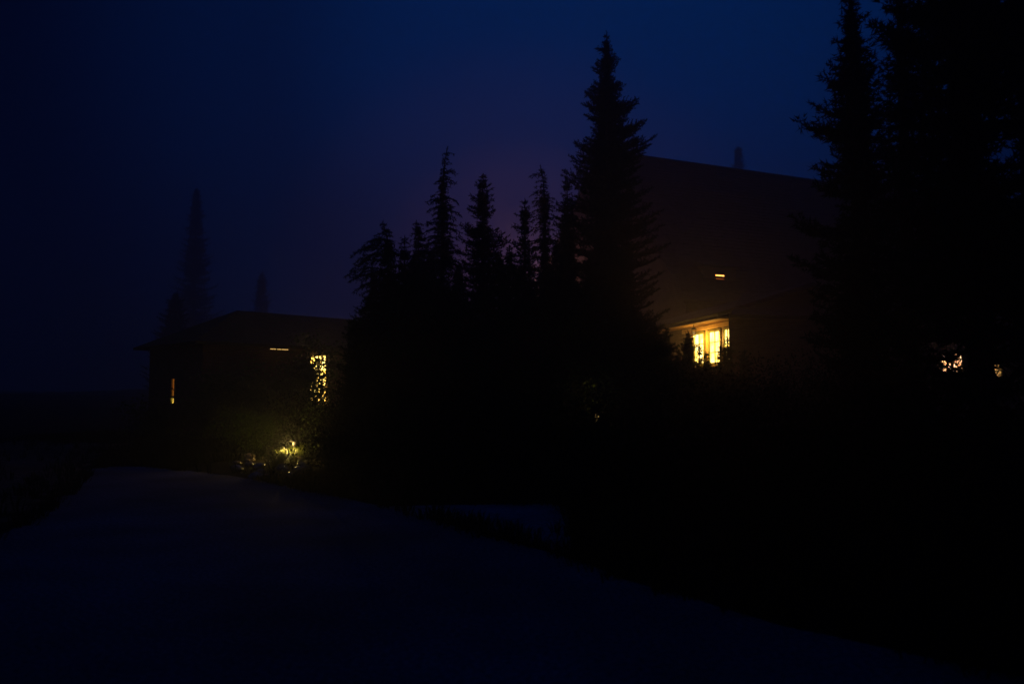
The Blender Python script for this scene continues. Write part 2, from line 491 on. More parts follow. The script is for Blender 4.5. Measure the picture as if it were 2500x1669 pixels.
tree_from_z("hemlock_tree", "slender hemlock left of centre with a bent bare-looking tip", "hemlock tree", 516, 20,
    [(690,12,36),(715,8,14),(735,8,32),(760,8,14),(782,10,62),(800,12,30),(822,36,54),(845,22,34),(865,30,22),(885,50,26),(912,72,66),(935,40,50),(952,66,42),(970,42,82),(990,50,50),(1012,90,62),(1045,74,76),(1080,80,66),
     (1110,92,60),(1150,100,90),(1210,104,80),(1260,110,100),(1350,105,90),(1450,100,90)], 650, 100, group=GR, style='hemlock', nod=(0.12, 0), gap=0.19, nbr=7)
tree_from_z("hemlock_tree", "short spindly hemlock leader close against the left side of the slender bent-tipped hemlock", "hemlock tree", 408, 21,
    [(1005,14,22),(1030,22,26),(1055,28,30),(1080,32,40),(1110,36,40),(1140,44,50),(1200,50,60),(1300,80,70),(1400,90,80)], 985, 90, group=GR, style='hemlock', nod=(-0.08, 0), gap=0.18, nbr=7)
tree_from_z("fir_tree", "straight narrow fir with a stepped outline, right of the bent-tipped hemlock", "fir tree", 698, 19,
    [(795,10,8),(812,16,12),(832,32,34),(848,20,40),(862,14,20),(880,56,42),(895,50,46),(910,30,30),(930,60,38),(945,64,52),(960,44,50),(975,46,30),(998,24,20),(1014,96,34),(1030,84,60),(1044,70,96),(1065,102,104),(1085,76,106),(1104,64,84),
     (1130,90,70),(1165,112,100),(1200,90,110),(1240,100,104),(1300,90,90),(1400,90,80)], 778, 95, group=GR, gap=0.17, nbr=8)
tree_from_z("fir_tree", "thin young fir with a bare neck below its top tuft, right of the stepped fir", "fir tree", 888, 20,
    [(905,10,10),(930,14,12),(948,10,10),(962,46,44),(975,20,34),(990,24,40),(1003,14,14),(1020,54,24),(1038,34,30),(1052,12,12),(1070,7,7),(1082,20,14),(1090,62,46),(1110,40,46),(1135,64,60),(1170,50,40),(1200,76,70),(1260,70,70),(1400,80,80)],
    890, 80, group=GR, gap=0.16, nbr=7)
tree_from_z("hemlock_tree", "hemlock with a hooked tip and drooping left branches, just left of the tallest fir", "hemlock tree", 978, 21,
    [(745,14,4),(770,5,7),(792,56,8),(815,30,8),(832,14,10),(845,42,10),(865,40,12),(880,62,16),(895,44,42),(910,54,34),(930,60,46),(950,52,40),(975,46,52),(1000,62,50),(1040,66,44),(1090,60,58),(1130,64,30),(1180,72,36),(1300,80,60),(1400,80,70)],
    735, 80, group=GR, style='hemlock', nod=(-0.12, 0), gap=0.17, nbr=7)
tree_from_z("fir_tree", "young fir with upturned top shoots, tucked against the left flank of the tallest fir", "fir tree", 1080, 20,
    [(822,16,16),(838,22,22),(852,12,14),(872,24,20),(892,14,24),(915,48,40),(940,56,50),(975,60,50),(1010,62,60),(1060,58,60),(1120,56,60),(1200,56,70),(1300,70,80),(1400,80,80)], 803, 80, group=GR, gap=0.17, nbr=8)
tree_from_z("hemlock_tree", "wide ragged hemlock with a curled tip at the left end of the row", "hemlock tree", 270, 18,
    [(1005,14,6),(1030,10,14),(1045,20,22),(1062,52,22),(1085,76,22),(1104,104,34),(1128,122,40),(1152,152,60),(1180,138,56),(1214,152,70),(1245,172,62),(1262,160,70),(1290,104,70),(1312,142,70),(1345,104,70),(1392,126,70),(1430,92,70),(1500,84,70)],
    988, 88, group=GR, style='hemlock', nod=(-0.14, 0), gap=0.17, nbr=8)
tree_from_z("hemlock_tree", "small drooping hemlock with an arrow-shaped tip between the ragged hemlock and its neighbours", "hemlock tree", 343, 19,
    [(1075,12,10),(1095,20,16),(1112,20,14),(1130,8,8),(1145,28,20),(1160,40,36),(1200,44,40),(1260,50,50),(1350,70,60)], 1058, 70, group=GR, style='hemlock', gap=0.15, nbr=7)
tree_from_z("fir_tree", "bushy low fir filling the gap right of the stepped fir", "fir tree", 818, 20,
    [(1120,8,8),(1150,30,26),(1175,20,30),(1200,52,40),(1240,70,60),(1290,64,70),(1340,84,80),(1420,90,90)], 1100, 85, group=GR, gap=0.16, nbr=7)
tree_from_z("fir_tree", "low fir low down between the bent-tipped hemlock and the stepped fir", "fir tree", 622, 19,
    [(1360,12,12),(1390,36,36),(1430,56,60),(1480,70,74)], 1330, 85, group=GR, gap=0.16, nbr=7)
tree_from_z("fir_tree", "low bushy fir standing at the far left foot of the row of trees", "fir tree", 118, 17,
    [(1452,20,16),(1470,36,34),(1500,48,50),(1560,60,60),(1650,66,66)], 1436, 70, group=GR, gap=0.15, nbr=7)
tree_from_z("fir_tree", "low dark fir in front of the ragged hemlock and the bent-tipped hemlock", "fir tree", 420, 17,
    [(1330,16,12),(1370,46,44),(1440,80,80),(1520,100,100),(1650,110,110)], 1300, 110, group=GR, gap=0.16, nbr=8)
tree_from_z("fir_tree", "low dark fir below the thin young fir", "fir tree", 930, 18,
    [(1320,16,12),(1370,46,44),(1440,80,80),(1520,100,100),(1650,110,110)], 1290, 110, group=GR, gap=0.16, nbr=8)

for zx, D_, tp, lb in ((205,21,1225,"fir behind the left half of the ragged hemlock"),(385,21.5,1150,"fir close behind the arrow-tipped hemlock"),(462,21,1120,"fir behind the left side of the bent-tipped hemlock"),
        (585,21,1190,"fir in the gap between the bent-tipped hemlock and the stepped fir"),(770,21,1135,"fir behind the right side of the stepped fir"),(1030,22.5,1090,"fir behind the hooked hemlock")):
    tree_from_z("fir_tree", lb, "fir tree", zx, D_, [(tp+14,10,9),(tp+30,22,26),(tp+46,14,12),(tp+62,38,34),(tp+84,26,30),(tp+104,56,50),(tp+130,44,54),(tp+158,78,70),(tp+200,90,94),(tp+260,110,108)], tp, 120, group=GR, gap=0.18, nbr=8)
for i, (zx, D_, tp, lb) in enumerate([(180,19,1330,"low dark fir under the left side of the ragged hemlock"),(300,20,1250,"dark fir filling the space under the arrow-tipped hemlock"),
        (520,18,1290,"dark fir in front of the trunk of the bent-tipped hemlock"),(720,17.5,1310,"dark fir in front of the trunk of the stepped fir"),
        (830,17,1380,"low dark fir between the stepped fir and the thin young fir"),(1010,18.5,1240,"dark fir below the hooked hemlock"),(1130,17.5,1300,"low dark fir at the left foot of the tallest fir"),
        (1250,19,1330,"low dark fir in front of the trunk of the tallest fir"),(1380,19.5,1370,"low dark fir at the right foot of the tallest fir"),(1470,21,1440,"small dark fir right of the foot of the tallest fir")]):
    tree_from_z("fir_tree", lb, "fir tree", zx, D_, [(tp+35,26,24),(tp+70,56,60),(tp+120,84,80),(tp+180,106,108),(tp+260,118,116)], tp, 120, group=GR, gap=0.2, nbr=9)

# right-hand big firs, close to the camera
RS = 0.1463; RX = 778.2
def tree_r(name, label, cat, zx, D, rows, tip, **k):
    px = RX + zx*RS; p = at(px, 150, D); bh = gh(p.x, p.y)-0.05
    prof = prof_px([(y*RS, l*RS, r*RS) for y, l, r in rows], D, tip*RS, bh)
    H = zat(max(tip*RS, -330), D) - bh + max(0, -330-tip*RS)*D/FPX
    f = prof[0]; prof = [(0.0, f[1], f[2])] + prof + [(H, 0.02, 0.02)]
    return conifer(name, label, cat, (p.x, p.y, bh), H, prof, **k)
GR2 = "big near firs on the right"
tree_r("fir_tree", "near fir on the right with a narrow spire leaving the top of the picture", "fir tree", 525, 12,
    [(-420,20,20),(-200,40,40),(0,52,54),(60,50,60),(110,60,110),(160,96,70),(220,62,60),(275,132,120),(320,80,130),(380,70,150),(435,158,140),(470,100,150),(515,208,150),(560,160,160),(600,160,170),(680,150,170),(735,290,170),(770,170,180),
     (822,358,180),(850,270,190),(900,240,190),(935,210,200),(1000,150,210),(1060,150,210),(1100,210,210),(1150,270,210),(1200,240,210),(1268,292,220),(1300,150,220),(1400,120,230),(1500,430,240),(1560,330,250),(1660,260,260),(1760,440,270),(1850,300,280),(2000,300,280),(2300,330,300),(2600,340,300)],
    -620, group=GR2, gap=0.24, nbr=10, dens=0.9, tuft=(0.09, 0.026))
tree_r("fir_tree", "widest near fir filling the right edge of the picture", "fir tree", 1330, 9.5,
    [(-3000,60,60),(-2000,200,200),(-1000,420,400),(-300,480,460),(0,560,430),(30,420,430),(100,440,430),(160,600,430),(200,660,430),(280,520,430),(360,500,440),(440,520,440),(520,540,380),(620,480,320),(700,560,380),(800,500,400),(900,520,300),(1000,520,180),(1100,540,150),
     (1200,520,250),(1400,560,500),(1800,600,520),(2200,620,560),(2600,640,600)], -3700, group=GR2, gap=0.26, nbr=16, dens=0.9, tuft=(0.10, 0.028), tr=0.16, sparse_below=1.95)
tree_r("fir_tree", "near fir standing dark behind the two front firs on the right", "fir tree", 860, 14,
    [(-200,60,150),(60,80,170),(200,130,190),(300,110,200),(420,140,200),(560,180,220),(700,260,240),(900,300,300),(1200,340,320),(1600,380,340),(2000,400,320),(2250,330,220),(2500,330,180)], -900, group=GR2, gap=0.26, nbr=10, dens=0.8)
tree_r("fir_tree", "fir at the far right edge behind the widest near fir", "fir tree", 1700, 13,
    [(-200,150,150),(60,200,200),(400,200,220),(560,150,220),(700,220,240),(900,160,300),(1100,140,320),(1250,260,320),(1600,380,380),(2000,380,400),(2250,200,300),(2500,160,300)], -1500, group=GR2, gap=0.26, nbr=10, dens=0.8)

# ------------------------------------------------------------------ far trees lost in the haze
def far_tree(label, px, tip, D, rows, group, **k):
    p = at(px, tip, D); bh = gh(p.x, p.y)-0.1
    prof = prof_px(rows, D, tip, bh); H = zat(tip, D)-bh
    f = prof[0]; prof = [(0.0, f[1], f[2])]+prof+[(H, 0.1, 0.1)]
    return conifer("fir_tree", label, "fir tree", (p.x, p.y, bh), H, prof, group=group, **k)
GF = "distant firs fading into the haze"
far_tree("tall distant fir fading into the haze above the left cabin", 197, 187, 150,
    [(196,5,5),(215,9,9),(238,13,13),(262,19,19),(285,25,24),(310,30,28),(340,34,32),(400,36,34)], GF, gap=0.9, nbr=7, dens=0.22, tuft=(0.45, 0.14))
far_tree("hazy fir rising beside the left corner of the cabin", 176, 292, 85,
    [(300,8,8),(314,15,13),(332,22,20),(350,27,25),(365,30,28),(400,32,30)], GF, gap=0.42, nbr=7, dens=0.4, tuft=(0.22, 0.07))
far_tree("faint fir showing just above the lodge roof ridge", 738, 145, 155,
    [(150,4,4),(165,7,7),(180,9,9),(220,14,14),(300,20,20),(400,24,24)], GF, gap=0.9, nbr=7, dens=0.22, tuft=(0.45, 0.14))
far_tree("broad distant fir right of the tall hazy one", 262, 272, 175,
    [(280,5,5),(300,10,10),(330,16,16),(400,24,24)], GF, gap=1.0, nbr=7, dens=0.2, tuft=(0.5, 0.15))
far_tree("small fir behind the right end of the cabin roof, left of the row of trees", 317, 325, 42,
    [(331,3,3),(340,6,6),(355,10,9),(400,16,16)], GF, gap=0.25, nbr=7, dens=0.7, tuft=(0.1, 0.035))

# ------------------------------------------------------------------ buildings
def frame_of(o, a):
    """local frame: origin, wall direction, outward normal"""
    d = Vector((math.cos(a), math.sin(a), 0)); return Vector(o), d

def window(parent, o, d, nrm, w_, h_, cols, rows, pane_m, fr=0.10, mun=0.035, depth=0.06, sill=True, frame_m=None):
    """o: lower left corner of the pane, on the wall surface"""
    up = Vector((0, 0, 1)); o = Vector(o)
    mb = MB()
    for a, b, c, e_ in ((-fr, -fr, fr, h_+2*fr), (w_, -fr, fr, h_+2*fr), (0, -fr, w_, fr), (0, h_, w_, fr)):
        mb.box(o + d*a + up*b + nrm*0.003, d*c, up*e_, nrm*depth)
    for i in range(1, cols):
        mb.box(o + d*(w_*i/cols-mun/2) + nrm*0.012, d*mun, up*h_, nrm*0.03)
    for j in range(1, rows):
        for i in range(cols):
            a0 = w_*i/cols + (mun/2 if i else 0); a1 = w_*(i+1)/cols - (mun/2 if i < cols-1 else 0)
            mb.box(o + d*a0 + up*(h_*j/rows-mun/2) + nrm*0.012, d*(a1-a0), up*mun, nrm*0.026)
    f = mb.build("window", frame_m or M['green'], parent)
    mp = MB(); mp.box(o + nrm*0.002, d*w_, up*h_, nrm*0.006); mp.build("pane", pane_m, f)
    if sill:
        ms = MB(); ms.box(o - d*(fr+0.05) - up*(fr+0.055) + nrm*0.003, d*(w_+2*fr+0.1), up*0.05, nrm*0.13); ms.build("sill", M['trim'], f)
    return f

def slab_roof(mb, quads, th=0.14):
    for q in quads:
        q = [Vector(p) for p in q]; n = (q[1]-q[0]).cross(q[-1]-q[0]).normalized()
        if n.z < 0: n = -n
        k = len(q)
        mb.poly(q + [p - n*th for p in q], [tuple(range(k)), tuple(range(k, 2*k))[::-1]] + [(i, (i+1) % k, (i+1) % k+k, i+k) for i in range(k)])

# ---- lodge
lodge = thing("lodge", "big shingled lodge with a steep hazy roof and brightly lit windows under its low eave", "lodge", (10, 40, 0))
lo = Vector((10, 40, 0))
def LB(mb, name, m, smooth=False):
    mb.v = [tuple(Vector(v)-lo) for v in mb.v]
    return mb.build(name, m, lodge, smooth)
def lwin(o, *a, **k): return window(lodge, Vector(o)-lo, *a, **k)
UP = Vector((0, 0, 1))
ta = math.radians(23.5)
rd = Vector((math.cos(ta), math.sin(ta), 0)); rf = Vector((math.sin(ta), -math.cos(ta), 0))
r0 = Vector((4.85, 43.9, 0)); RZ = 15.25; HW = 8.0; HB = 11.5; EZ = 6.0; LEN = 34
# main block walls with pentagon gables
mb = MB()
a = r0 + rf*(HW-0.7) + rd*0.5; b = r0 - rf*(HB-0.7) + rd*0.5
wz = EZ + 0.55
pts = [a+UP*0, b+UP*0, b+UP*wz, r0+rd*0.5+UP*(RZ-0.25), a+UP*wz]
pts2 = [p + rd*(LEN-1) for p in pts]
mb.poly(pts+pts2, [(0,1,2,3,4), (9,8,7,6,5), (0,4,9,5), (1,6,7,2)])
LB(mb, "gable_wall", M['gable'])
mb = MB()
e1 = r0 + rf*HW + UP*EZ; e2 = r0 - rf*HB + UP*EZ; rp = r0 + UP*RZ
slab_roof(mb, [[e1, e1+rd*LEN, rp+rd*LEN, rp], [rp, rp+rd*LEN, e2+rd*LEN, e2]], 0.22)
# exposed shingle courses as real steps
for i in range(40):
    s = i/40.0
    p = e1.lerp(rp, s) + Vector((0, 0, 0.01)); q = e1.lerp(rp, s+1/40.0*0.98) + Vector((0, 0, 0.01))
    nn = (rd.cross(rp-e1)).normalized(); nn = nn if nn.z > 0 else -nn
    mb.box(p, rd*LEN, (q-p)*0.5, nn*0.03)
rfm = LB(mb, "roof", M['roof'])
# ridge cap
mb = MB(); mb.tube([rp-rd*0.05+UP*0.03, rp+rd*(LEN+0.05)+UP*0.03], [0.13, 0.13], 6); LB(mb, "ridge_cap", M['roof'])
# dormer with orange slit window
dt, dw = 2.83, 6.8
dz = RZ - dw*(RZ-EZ)/HW
dc = r0 + rd*dt + rf*(dw) + UP*(dz)
mb = MB()
W2 = 0.95
mb.box(dc - rd*W2 - rf*1.6 - UP*0.35, rd*2*W2, rf*1.75, UP*0.85)
LB(mb, "dormer", M['siding'])
mb = MB()
slab_roof(mb, [[dc-rd*(W2+0.2)+rf*0.4+UP*0.52, dc+rd*(W2+0.2)+rf*0.4+UP*0.52, dc+rd*(W2+0.2)-rf*1.7+UP*1.15, dc-rd*(W2+0.2)-rf*1.7+UP*1.15]], 0.1)
LB(mb, "dormer_roof", M['roof'])
wo = dc + rf*0.15 + UP*(0.02) - rd*0.36
lwin(wo, rd, rf, 0.56, 0.07, 1, 1, M['slit'], fr=0.03, sill=False, frame_m=M['siding'])
lwin(wo - UP*0.15 + rd*0.02, rd, rf, 0.52, 0.035, 1, 1, M['slit2'], fr=0.02, sill=False, frame_m=M['siding'])
# wing with windows
wd = Vector((-0.208, 0.978, 0)); wn = Vector((-0.978, -0.208, 0))
w0 = Vector((7.49, 27.6, 0)) - wd*0.6
WL = 9.5; WZ = 4.2
w0 = w0 - wn*0.0
mb = MB(); mb.box(w0+UP*2.3 , wd*WL, -wn*6.0, UP*(WZ-2.3-0.02)); LB(mb, "wing_wall", M['siding'])
mb = MB(); mb.box(w0 + wn*0.08 - UP*0.3, wd*WL, -wn*6.1, UP*2.6); LB(mb, "foundation", M['masonry'])
OV = 0.62
mb = MB(); mb.box(w0 + wn*OV + UP*WZ, wd*(WL-2), -wn*(OV), UP*0.03); LB(mb, "soffit", M['soffit'])
mb = MB()
q0 = w0 + wn*(OV+0.05) + UP*(WZ+0.035); q1 = q0 + wd*(WL)
ridge0 = w0 - wn*3.0 + UP*(WZ+1.35); ridge1 = ridge0 + wd*WL
s0 = w0 - wn*6.6 + UP*(WZ+0.035); s1 = s0 + wd*WL
slab_roof(mb, [[q0+UP*0.16, q1+UP*0.16, ridge1, ridge0], [ridge0, ridge1, s1, s0]], 0.14)
LB(mb, "wing_roof", M['roof'])
for t0, t1 in ((-0.30, 0.14), (0.49, 1.32), (1.79, 2.59)):
    lwin(Vector((7.49, 27.6, 0)) + wd*t1 + UP*2.78, -wd, wn, t1-t0, 1.10, 2, 3, M['pane'], fr=0.09, mun=0.03)
# trim boards round the windows and a frieze below the soffit
mb = MB()
mb.box(Vector((7.49, 27.6, 0)) - wd*0.5 + wn*0.004 + UP*4.0, wd*4.2, wn*0.04, UP*0.17)
for t in (1.545, 2.83, 0.31):
    mb.box(Vector((7.49, 27.6, 0)) + wd*(t-0.09) + wn*0.004 + UP*2.7, wd*0.18, wn*0.03, UP*1.29)
LB(mb, "window_trim", M['trim'])
# front bay that hides the near end of the wing
b0 = Vector((7.27, 26.6, 0)); sd = Vector((0.29, 0.957, 0)); bd = Vector((math.cos(math.radians(12)), math.sin(math.radians(12)), 0)); bn = Vector((bd.y, -bd.x, 0))
mb = MB(); mb.box(b0, bd*9.5, sd*1.15, UP*4.3); LB(mb, "bay_wall", M['siding'])
mb = MB()
A0 = b0 + bn*0.35 - bd*0.12 + UP*4.3; A1 = A0 + bd*10.0; Rr0 = b0 - bn*2.4 - bd*0.12 + UP*5.45 + bd*2.0; Rr1 = Rr0 + bd*10.0
B0 = b0 + sd*1.2 - bd*0.05 + UP*4.3; B1 = Rr1
slab_roof(mb, [[A0, A1, Rr1, Rr0], [A0, Rr0, B0]], 0.14); LB(mb, "bay_roof", M['roof'])
def on_line(o, d, px):
    k = (px-512)/FPX; return (k*o.y - o.x)/(d.x - k*d.y)
t = on_line(b0, bd, 941); t2 = on_line(b0, bd, 969)
lwin(b0 + bd*t + UP*2.45, bd, bn, (t2-t)*0.75, 0.62, 2, 1, M['pane_far'], mun=0.12, frame_m=M['siding'])
t = on_line(b0, bd, 860.5); lwin(b0 + bd*t + UP*2.5, bd, bn, 0.14, 0.5, 1, 1, M['pane_small'], fr=0.05, sill=False)
t = on_line(b0, bd, 993); lwin(b0 + bd*t + UP*2.2, bd, bn, 0.3, 0.5, 1, 1, M['pane_small'], fr=0.05, sill=False)

def lamp_light(name, loc, power, col, radius=0.08, parent=None):
    ld = bpy.data.lights.new(name, 'POINT'); ld.energy = power; ld.color = col; ld.shadow_soft_size = radius
    o = bpy.data.objects.new(name, ld); C.objects.link(o); o.location = loc
    if parent: o.parent = parent
    return o

def lantern(label, loc, power, col, m, group=None):
    t = thing("wall_lantern", label, "lantern", loc, group)
    mb = MB(); mb.box((-0.08,-0.08,0.24),(0.16,0,0),(0,0.16,0),(0,0,0.02))
    mb.poly([(-0.09,-0.09,0.262),(0.09,-0.09,0.262),(0.09,0.09,0.262),(-0.09,0.09,0.262),(0,0,0.34)], [(0,1,4),(1,2,4),(2,3,4),(3,0,4),(3,2,1,0)])
    mb.tube([(0,0,0.34),(0,0.0,0.42)], [0.012,0.012], 6); mb.build("hood", M['metal'], t)
    mb = MB()
    for sx in (-1, 1):
        for sy in (-1, 1): mb.tube([(sx*0.06,sy*0.06,0.0),(sx*0.07,sy*0.07,0.24)], [0.007,0.007], 4)
    mb.box((-0.07,-0.07,-0.02),(0.14,0,0),(0,0.14,0),(0,0,0.02)); mb.build("cage", M['metal'], t)
    mb = MB(); mb.tube([(0,0,0.03),(0,0,0.07),(0,0,0.14),(0,0,0.18)], [0.02,0.045,0.045,0.015], 10); mb.build("bulb", m, t, True)
    lamp_light("lantern_light", (0, -0.0, -0.06), power, col, 0.05, t)
    return t
# gable lantern behind the row of firs: part of the glow in the fog comes from it
gl = r0 + rd*0.5 - rd*1.8 + rf*(-5.6)
lantern("lantern on the lodge gable behind the row of firs, lighting the mist", (gl.x, gl.y, 8.4), 350, (1.0, 0.40, 0.36), M['bulb'])
pl = Vector((7.49, 27.6, 0)) + wd*1.5 + wn*0.56
lantern("lantern hanging under the lit eave beside the lodge windows", (pl.x, pl.y, 3.76), 85, (1.0, 0.44, 0.07), M['dimbulb'])

# ---- cabin on the left
ca = math.radians(45)
cd = Vector((math.cos(ca), math.sin(ca), 0)); cn = Vector((cd.y, -cd.x, 0))
cO = Vector((-10.5, 30, 0)); c0 = cO + cd*(-1.2); CL = 13.4; CDp = 5.0; CZ = 3.55
cabin = thing("cabin", "low dark cabin with a hipped mossy roof on the left, one window glowing through leaves", "cabin", c0)
def CB(mb, name, m):
    mb.v = [tuple(Vector(v)-c0) for v in mb.v]; return mb.build(name, m, cabin)
mb = MB(); mb.box(c0-UP*0.3, cd*CL, -cn*CDp, UP*(CZ+0.28)); CB(mb, "wall", M['siding'])
ov = 0.5
E = [c0-cd*ov+cn*ov, c0+cd*(CL+ov)+cn*ov, c0+cd*(CL+ov)-cn*(CDp+ov), c0-cd*ov-cn*(CDp+ov)]
E = [p+UP*CZ for p in E]
R1 = c0+cd*(CDp/2)-cn*(CDp/2)+UP*(CZ+1.55); R2 = c0+cd*(CL-CDp/2)-cn*(CDp/2)+UP*(CZ+1.55)
mb = MB(); slab_roof(mb, [[E[0],E[1],R2,R1],[E[1],E[2],R2],[E[2],E[3],R1,R2],[E[3],E[0],R1]], 0.1); CB(mb, "roof", M['roof2'])
def cwin(px0, px1, z0, z1, cols, rows, m, **k):
    t0 = on_line(cO, cd, px0); t1 = on_line(cO, cd, px1)
    return window(cabin, cO + cd*t0 + UP*z0 - c0, cd, cn, t1-t0, z1-z0, cols, rows, m, **k)
cwin(309.8, 325.5, 1.38, 3.22, 2, 3, M['pane_left'], fr=0.16, mun=0.03, frame_m=M['trim'])
cwin(301.5, 304.0, 2.2, 2.7, 1, 1, M['pane_small'], fr=0.05, sill=False, frame_m=M['trim'])
cwin(437.5, 443.0, 2.5, 2.85, 1, 1, M['pane_small'], fr=0.05, sill=False)
# end wall slit
s_ = 2.32
eo = c0 - cn*s_ ; 
window(cabin, eo + UP*1.58 - c0, -cn, -cd, 0.26, 0.66, 1, 1, M['amber'], fr=0.02, sill=False)
window(cabin, eo + UP*1.30 - c0, -cn, -cd, 0.27, 0.22, 1, 1, M['amberlow'], fr=0.02, sill=False)
# tube lamp under the eave
tt0 = on_line(cO, cd, 264.5); tt1 = on_line(cO, cd, 283)
tl = cO + cd*tt0 + cn*0.4
tb = thing("tube_lamp", "thin glowing tube lamp under the cabin eave", "tube lamp", (tl.x, tl.y, CZ-0.16))
Ltl = tt1-tt0
mb = MB(); mb.box(-cn*0.02+UP*0.016, cd*Ltl, cn*0.04, UP*0.05); mb.build("housing", M['metal'], tb)
for f0, f1 in ((0.02, 0.32), (0.40, 0.58), (0.62, 0.98)):
    mb = MB(); mb.tube([cd*Ltl*f0, cd*Ltl*f1], [0.014, 0.014], 8); mb.build("tube", M['tube'], tb, True)

# ------------------------------------------------------------------ broadleaf shrubs
def shrub_meshes(W_, H_, n, leaf, seed, holes=0.35, upright=False):
    r = np.random.default_rng(seed)
    mb = MB(); tips = []
    for i in range(14):
        a = r.uniform(0, 6.28); rad = W_*r.uniform(0.3, 0.95); hh = H_*r.uniform(0.55, 1.0)
        e_ = Vector((math.cos(a)*rad, math.sin(a)*rad, hh)); m_ = Vector((e_.x*0.35, e_.y*0.35, hh*0.55))
        mb.tube([Vector((e_.x*0.05, e_.y*0.05, 0)), m_, e_], [0.018, 0.011, 0.003], 4); tips += [e_, m_.lerp(e_, 0.5), m_]
        for q in range(5):
            s = m_.lerp(e_, r.uniform(0, 1)); f = s + Vector(r.normal(size=3))*W_*0.28; f.z = max(0.1, min(H_, f.z))
            mb.tube([s, f], [0.006, 0.002], 3); tips += [f, f]
    T = np.array([tuple(t) for t in tips])
    c = T[r.integers(0, len(T), n)]
    P = c + r.normal(size=(n, 3))*np.array([0.16, 0.16, 0.14])*W_
    P[:, 2] = np.abs(P[:, 2])
    D = unit(r.normal(size=(n, 3)) + np.array([0, 0, 0.3])); S = unit(np.cross(D, r.normal(size=(n, 3))))
    l = leaf*r.uniform(0.7, 1.3, (n, 1)); wv = l*0.32
    # leaf = two triangles (rhombus, slightly folded)
    up = np.cross(D, S)*l*0.08
    A = P; B = P + D*l*0.5 + S*wv + up; Cc = P + D*l; Dd = P + D*l*0.5 - S*wv + up
    return mb, np.concatenate([np.stack([A, B, Cc], 1), np.stack([A, Cc, Dd], 1)])

def shrub(label, px, D, H_, W_, n, leaf, seed, group=None, x=None, name="shrub", mname='leaf', cat="shrub"):
    if x is None: x = at(px, 395, D).x
    z = gh(x, D)-0.03
    root = thing(name, label, cat, (x, D, z), group)
    mb, T = shrub_meshes(W_, H_, n, leaf, seed)
    link("foliage", tri_mesh("foliage", T), M[mname], root)
    mb.build("stem", M['bark'], root)
    return root
shrub("tall leafy bush covering the glowing cabin window", 316.5, 30.0, 3.7, 1.0, 2300, 0.13, 17)
shrub("leafy bush dimly lit at the left of the glowing cabin window", 272, 27.5, 2.6, 1.3, 5200, 0.10, 6)
shrub("broad leafy bush in front of the cabin wall under the tube lamp", 236, 27.0, 2.1, 1.5, 5200, 0.10, 7)
shrub("leafy bush catching lamp light above the lit grass and stones", 330, 18.4, 1.25, 0.7, 4200, 0.05, 8)
shrub("low leafy bush catching a little lamp light left of the lit stones", 250, 20.5, 1.0, 0.8, 3600, 0.06, 31)
shrub("dim green bush between the cabin wall and the lit stones", 285, 24.0, 1.7, 1.1, 4200, 0.08, 32)
shrub("dim green bush under the middle of the cabin eave", 212, 25.5, 1.7, 1.2, 4000, 0.08, 33)
shrub("dark leafy bush at the cabin's left corner below the narrow amber window", 165, 27.0, 1.05, 1.2, 3000, 0.1, 9)

GS = "dark shrubs in the unlit bed below the firs"
lab = "dark low shrub in the unlit bed at the foot of the row of firs"
sp = [(340,17.5,1.3),(372,15.5,1.1),(405,14.6,1.1),(438,14.2,1.2),(470,14.0,1.1),(505,14.2,1.2),(540,14.0,1.2),(575,13.6,1.2),(420,16.6,1.5),(480,16.6,1.6),(545,16.8,1.7),(350,14.9,0.8),(600,15.6,1.6),(300,22,1.5),(350,22,2.0)]
ORD = ["first", "second", "third", "fourth", "fifth", "sixth", "seventh", "eighth", "ninth"]
def rank(lst, sel):
    order = sorted([i for i in range(len(lst)) if sel(lst[i])], key=lambda i: lst[i][0])
    return {i: k for k, i in enumerate(order)}
fr_ = rank(sp, lambda q: q[1] < 15.7); bk_ = rank(sp, lambda q: q[1] >= 15.7)
for i, (px, D, h) in enumerate(sp):
    lab = (ORD[fr_[i]] + " dark low shrub from the left along the front edge of the fir bed") if i in fr_ else (ORD[bk_[i]] + " dark shrub from the left just behind the front edge of the fir bed")
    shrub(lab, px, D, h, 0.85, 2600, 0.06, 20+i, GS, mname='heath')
GS2 = "dark shrubs on the bank below the lodge"
lab2 = "dark shrub on the unlit bank between the path and the lodge"
sp2 = [(585,11.2,1.0),(620,10.6,1.0),(660,10.2,1.1),(700,9.6,1.0),(745,9.2,1.0),(800,8.8,1.1),(860,8.4,1.1),(920,8.0,1.1),(985,7.8,1.2),(610,13.6,1.3),(670,13.2,1.3),(740,12.4,1.4),(810,11.8,1.4),(650,18,1.8),(720,17,1.8),(790,16,2.0),(850,14,2.0)]
fr_ = rank(sp2, lambda q: q[1] < 11.4); bk_ = rank(sp2, lambda q: q[1] >= 11.4)
for i, (px, D, h) in enumerate(sp2):
    lab2 = (ORD[fr_[i]] + " dark shrub from the path along the road edge of the right bank") if i in fr_ else (ORD[bk_[i]] + " dark shrub from the left in the back row on the right bank")
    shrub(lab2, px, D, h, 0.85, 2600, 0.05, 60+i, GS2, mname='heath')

shrub("thin bush breaking up the small lit window at the far right", 956, 22.0, 3.0, 0.75, 2400, 0.085, 94)
shrub("thin bush in front of the dim pane at the far right edge", 998, 22.0, 3.0, 0.6, 900, 0.085, 93)

